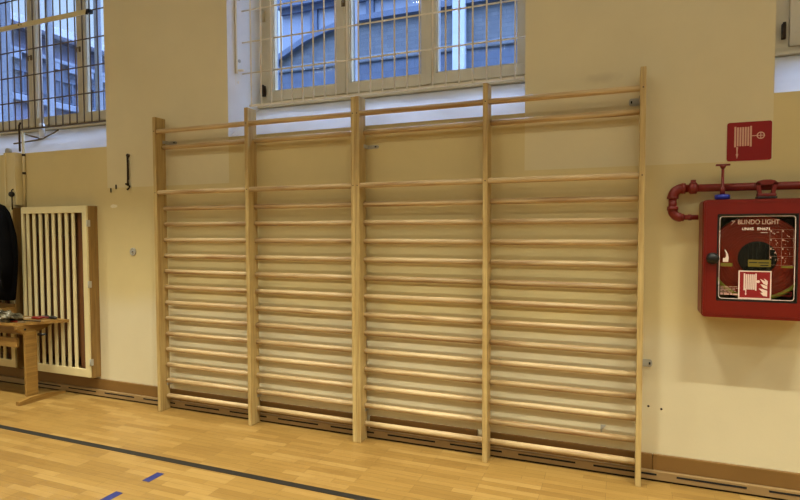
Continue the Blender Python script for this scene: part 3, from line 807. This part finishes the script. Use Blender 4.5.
# reel inside
hc.location = (4.096, WY+.004, 1.0492); hc.scale = (1.0115,)*3
rc = Vector((4.372-cx0, -.078, 1.388-cz0))
def reel(bm):
    pf = [(.06, .0)]
    r = .075
    while r < .236:
        pf += [(r, .0), (r+.006, -.006), (r+.012, .0)]; r += .0125
    pf += [(.238, .004), (.24, .012), (.238, .02), (.06, .02)]
    lathe(bm, [(a, h-.03) for a, h in pf], rc, 'y', 72)
rl_ = part('hose_reel', hc, M['reelred'], reel, 'ribbed red reel disc behind the glass')
part('hub', rl_, M['hub'], lambda bm: (lathe(bm, [(.093, -.033), (.093, -.040), (.088, -.042), (.001, -.042)], rc, 'y', 40),
     [box(bm, rc.x+k*.02-.004, rc.x+k*.02+.004, rc.y-.049, rc.y-.041, rc.z-math.sqrt(max(0, .088**2-(k*.02)**2)), rc.z+math.sqrt(max(0, .088**2-(k*.02)**2))) for k in range(-4, 5)]), 'dark slotted hub')
def hosem(bm):
    pts = [(rc.x+.232*math.cos(math.radians(t)), rc.y-.045, rc.z+.222*math.sin(math.radians(t))) for t in range(200, 345, 6)]
    tube(bm, pts, .011, 10)
part('hose', hc, M['hose'], hosem, 'yellow green hose')

# red pipe into the cabinet
pp = thing('water_pipe', 'red water pipe running along the wall above the hose cabinet and into its side', 'pipe', (3.949, .09, 1.787))
R = .0225
part('pipe', pp, M['redpipe'], lambda bm: tube(bm, [(.06, 0, 0), (1.5, 0, 0)], R, 20))
def elbow(c, a0, a1, r):
    return [(c[0]+r*math.cos(math.radians(t)), c[1], c[2]+r*math.sin(math.radians(t))) for t in [a0+(a1-a0)*k/10 for k in range(11)]]
part('elbow', pp, M['redpipe'], lambda bm: (tube(bm, elbow((.052, 0, -.052), 90, 180, .052), R+.006, 20), tube(bm, [(.045, 0, 0), (.066, 0, 0)], R+.009, 20), tube(bm, [(0, 0, -.06), (0, 0, -.046)], R+.009, 20)))
part('riser', pp, M['redpipe'], lambda bm: tube(bm, [(0, 0, -.05), (0, 0, -.14)], R, 20))
part('elbow', pp, M['redpipe'], lambda bm: (tube(bm, elbow((.045, 0, -.125), 180, 270, .045), R+.004, 20), tube(bm, [(0, 0, -.105), (0, 0, -.128)], R+.008, 20), tube(bm, [(.044, 0, -.17), (.06, 0, -.17)], R+.0, 20)))
part('branch', pp, M['redpipe'], lambda bm: (tube(bm, [(.05, 0, -.17), (.136, 0, -.17)], .0145, 16), tube(bm, [(.082, 0, -.17), (.10, 0, -.17)], .018, 8)))
part('coupling', pp, M['redpipe'], lambda bm: (tube(bm, [(.085, 0, 0), (.092, 0, 0), (.122, 0, 0), (.128, 0, 0)], [R+.004, R+.012, R+.012, R+.004], 20),
     box(bm, .094, .120, -.014, .014, R+.004, R+.026, bev=.004)))
part('clamp', pp, M['redpipe'], lambda bm: (tube(bm, [(.72, 0, 0), (.75, 0, 0)], R+.003, 16), tube(bm, [(.735, .02, 0), (.735, .059, 0)], .008, 8)))

vv = thing('valve', 'thin red valve stem on a blue cap standing on top of the hose cabinet', 'valve', (4.200, .05, 1.7165))
part('cap', vv, M['blue'], lambda bm: lathe(bm, [(.034, .0), (.039, .004), (.039, .024), (.032, .028), (.001, .028)], (0, 0, .0), 'z', 8), 'blue octagonal cap')
part('stem', vv, M['redpipe'], lambda bm: tube(bm, [(0, 0, .027), (0, 0, .066), (0, 0, .07), (0, 0, .185)], [.013, .013, .0085, .0075], 12))
part('handle', vv, M['redpipe'], lambda bm: (box(bm, -.036, .036, -.010, .010, .19, .201, bev=.004), tube(bm, [(0, 0, .175), (0, 0, .195)], [.010, .020], 10)))
lp = thing('lifting_loop', 'red trapezoid loop on top of the hose cabinet in front of the pipe', 'bracket', (4.412, .05, 1.7165))
part('base', lp, M['black'], lambda bm: box(bm, -.056, .056, -.030, .030, 0, .012, bev=.004), 'dark base')
part('loop', lp, M['redpipe'], lambda bm: (box(bm, -.052, .052, -.026, .026, .012, .030, bev=.006),
     prism(bm, [(-.046, .028), (-.026, .028), (-.036, .094), (-.062, .090)], -.016, .016), prism(bm, [(.026, .028), (.046, .028), (.062, .090), (.036, .094)], -.016, .016),
     prism(bm, [(-.062, .080), (.062, .080), (.060, .092), (.045, .104), (.020, .110), (-.020, .110), (-.045, .104), (-.060, .092)], -.016, .016)))

lp.scale = (.86, .86, .95)
# hose reel sign on the wall
sx0, sz0, ss = 4.2325, 1.941, .221
sg = thing('hose_sign', 'square red sign with a white hose reel symbol above the hose cabinet', 'sign', (sx0, WY, sz0))
part('plate', sg, M['signred'], lambda bm: prism(bm, rrect(0, ss, 0, ss, .012), -.004, -.0002))
def ic(bm):
    reel_sign(bm, 0, 0, ss, -.004, False)
    box(bm, ss*.55, ss*.67, -.0045, -.004, ss*.625, ss*.645)
    for r0, r1 in ((.066, .092),):
        o = [(ss*(.755+r1*math.cos(2*PI*k/24)), ss*(.635+r1*math.sin(2*PI*k/24))) for k in range(24)]
        i = [(ss*(.755+r0*math.cos(2*PI*k/24)), ss*(.635+r0*math.sin(2*PI*k/24))) for k in range(24)]
        ring_prism(bm, o, i, -.0045, -.004)
    box(bm, ss*.69, ss*.82, -.0045, -.004, ss*.625, ss*.645); box(bm, ss*.745, ss*.765, -.0045, -.004, ss*.57, ss*.70)
part('hose_symbol', sg, M['signpink'], ic)

# small marks right of the bars
for x, z, lab in ((3.909, .442, 'small dark screw in the wall right of the wall bars, farther from the post'), (3.836, .452, 'small dark screw in the wall right of the wall bars, closer to the post')):
    tag(part('screw', None, M['rust'], lambda bm: lathe(bm, [(.007, 0), (.007, -.003), (.001, -.005)], (x, WY+.001, z), 'y', 10)), lab, 'screw', 'screws low on the wall')
hk2 = thing('wall_clip', 'small grey metal clip on the wall behind the lowest rungs at the right', 'clip', (3.575, WY, .262))
part('plate', hk2, M['steel'], lambda bm: box(bm, -.016, -.006, -.004, 0, -.01, .04, bev=.001))
part('tongue', hk2, M['steel'], lambda bm: prism(bm, [(-.008, .04), (.016, .04), (.0, .012), (-.006, .012)], -.006, -.003))

# ------------------------------------------------------------------ floor markings
bl = tag(pbox('floor_line', None, M['tape'], XL+.2, XR-.2, -.765, -.714, .0002, .0014), 'long black line on the parquet running parallel to the wall bars', 'floor line')
for k, (x, y0, y1, lab) in enumerate(((.955, -1.035, -.912, 'blue dash on the parquet, the one nearer the black line'), (.925, -1.32, -1.198, 'blue dash on the parquet, the one cut by the bottom of the photo'))):
    d = pbox('floor_dash', None, M['bluetape'], -.028, .028, y0, y1, .0002, .0014); d.location.x = x
    tag(d, lab, 'floor mark', 'blue floor dashes')

# ------------------------------------------------------------------ outside
struct(pbox('ground', None, M['ground'], -60, 60, OY, 60, -1.2, -1.0))
# stone wing right across the yard, seen through the middle and right windows
wg = thing('stone_building', 'low grey stone building with a sloping gable outside the middle window', 'building', (-4.4, 7.5, -1))
def wingm(bm):
    prism(bm, [(0, 0), (14, 0), (14, 7.1), (3.6, 7.1), (2.6, 7.08), (2.2, 7.02), (1.4, 6.82), (.7, 6.5), (0, 6.1)], 0, 3.0)
part('wall', wg, M['stone'], wingm)
part('base_course', wg, M['stonebase'], lambda bm: box(bm, 0, 14, -.05, 0, 0, 6.18))
part('string_course', wg, M['stone'], lambda bm: box(bm, 0, 14, -.09, -.0, 6.18, 6.32, bev=.02))
part('coping', wg, M['cornice'], lambda bm: prism(bm, [(2.55, 7.08), (14.05, 7.1), (14.05, 7.22), (2.6, 7.2), (2.15, 7.13), (1.35, 6.93), (.65, 6.61), (-.1, 6.18), (-.1, 6.06), (.7, 6.5), (1.4, 6.82), (2.2, 7.02)], -.12, 3.05))
part('downpipe', wg, M['shaft'], lambda bm: box(bm, 4.86, 5.12, -.2, -.05, 0, 9.2, bev=.02), 'pale vertical shaft')
# taller pale block behind
tl = thing('pale_building', 'tall pale building with dark cornice outside, behind the stone one', 'building', (-9.5, 16.2, -1))
part('wall', tl, M['facade'], lambda bm: box(bm, 0, 24, 0, 3, 0, 13.4))
part('cornice', tl, M['cornice'], lambda bm: (box(bm, -.1, 24.1, -.35, 0, 11.6, 11.95, bev=.03), box(bm, 0, 24, -.15, 0, 11.4, 11.6)))
for k in range(9):
    part('pilaster', tl, M['cornice'], lambda bm: box(bm, 1.4+k*2.5, 1.72+k*2.5, -.12, 0, 0, 11.4))
# house at right angles, seen through the left window
hs = thing('house', 'house with slate roof and pale string courses outside the left window', 'building', (-8.0, 3.9, -1))
part('wall', hs, M['lilac'], lambda bm: box(bm, -5, 0, 0, 12, 0, 6.72))
part('upper_wall', hs, M['rough'], lambda bm: box(bm, -5, .015, -.02, 12, 5.38, 6.19))
part('string_course', hs, M['facade'], lambda bm: box(bm, -5, .10, -.05, 12.05, 5.24, 5.38, bev=.02))
part('cornice', hs, M['facade'], lambda bm: (box(bm, -5, .10, -.05, 12.05, 6.24, 6.33, bev=.02), [box(bm, .0, .09, .15+k*.42, .36+k*.42, 6.10, 6.25) for k in range(28)]))
part('roof', hs, M['slate'], lambda bm: prism(bm, [(.22, 6.70), (.22, 6.80), (-2.8, 8.14), (-5.3, 6.80), (-5.3, 6.70)], -.0, 12.1, plane='xz'))
part('railing', hs, M['cornice'], lambda bm: (box(bm, .03, .06, 0, 12, 5.86, 5.90), box(bm, .03, .06, 0, 12, 5.40, 5.43), [box(bm, .035, .055, .1+k*.28, .14+k*.28, 5.38, 5.9) for k in range(42)]))
for k in range(7):
    wd = pbox('window', hs, M['cornice'], -.02, .028, .8+k*1.7, 1.35+k*1.7, 5.5, 6.05)
an = thing('annexe', 'plain pale rendered wall of an annexe outside, at the left of the left window', 'building', (-8.6, -1.52, -1))
part('wall', an, M['renderdark'], lambda bm: box(bm, -4, 0, 0, 5.2, 0, 9.5))
part('coping', an, M['cornice'], lambda bm: box(bm, -4.1, .1, -.1, 5.2, 9.5, 9.65))

# ------------------------------------------------------------------ lamps
WARM = (1.0, .97, .80)
def luminaire(x, y, L, power, hw, dp, k):
    f = thing('ceiling_light', 'long grey trough lamp under the ceiling', 'ceiling light', (x, y, ZC), group='trough lamps')
    def h(bm):
        box(bm, -L/2-.02, L/2+.02, -hw-.01, hw+.01, -.02, 0)
        for s in (-1, 1):
            box(bm, -L/2-.02, L/2+.02, s*hw-.01, s*hw+.01, -dp-.05, -.02)
            box(bm, s*(L/2+.01)-.01, s*(L/2+.01)+.01, -hw, hw, -dp-.05, -.02)
    part('housing', f, M['slot'], h)
    ld = bpy.data.lights.new('lamp_tube', 'AREA'); ld.shape = 'RECTANGLE'; ld.size = L; ld.size_y = .06; ld.energy = power; ld.color = WARM
    lo = bpy.data.objects.new('lamp_tube', ld); link(lo, f); lo.location = (0, 0, -.05)
for k, x in enumerate((-2.7, -.1, 2.5, 5.1, 7.7)):
    luminaire(x, -1.9, .6, 225, .12, .25, k)          # row near the wall, deep shades cut the light off the upper wall
for r, (y, pw) in enumerate(((-4.4, 35), (-7.5, 30), (-10.5, 25))):
    for k, x in enumerate((-3.2, .8, 4.8, 8.2)):
        luminaire(x, y, 1.2, pw, .40, .06, k)

w = bpy.data.worlds.new('dusk_sky'); sc.world = w; w.use_nodes = True
wn = w.node_tree.nodes; bgd = wn['Background']
tc = wn.new('ShaderNodeTexCoord'); sp = wn.new('ShaderNodeSeparateXYZ'); rp = wn.new('ShaderNodeValToRGB')
w.node_tree.links.new(tc.outputs['Generated'], sp.inputs[0]); w.node_tree.links.new(sp.outputs[2], rp.inputs[0]); w.node_tree.links.new(rp.outputs[0], bgd.inputs[0])
# overcast dusk: dim at the horizon, brighter overhead
e0, e1 = rp.color_ramp.elements; e0.position = .42; e0.color = (.15, .21, .28, 1); e1.position = .8; e1.color = (2.1, 2.9, 4.4, 1)
bgd.inputs[1].default_value = 4.0

# ------------------------------------------------------------------ camera
yaw, pit, rol = .3815, .0383, -.0033
fw = Vector((-math.sin(yaw)*math.cos(pit), math.cos(yaw)*math.cos(pit), -math.sin(pit)))
rt = Vector((math.cos(yaw), math.sin(yaw), 0)); up = rt.cross(fw)
r2 = math.cos(rol)*rt+math.sin(rol)*up; u2 = -math.sin(rol)*rt+math.cos(rol)*up
cd_ = bpy.data.cameras.new('camera'); cam = bpy.data.objects.new('camera', cd_); COL.objects.link(cam)
m3 = Matrix((r2, u2, -fw)).transposed()
cam.matrix_world = Matrix.Translation((3.6645, -3.5501, 1.5546)) @ m3.to_4x4()
cd_.sensor_width = 36; cd_.lens = 550/800*36; cd_.clip_start = .05
sc.camera = cam
sc.view_settings.view_transform = 'Standard'; sc.view_settings.look = 'None'; sc.view_settings.gamma = 1
sc.view_settings.use_curve_mapping = False
sc.view_settings.exposure = .08
sc.cycles.use_denoising = True
sc.cycles.max_bounces = 8
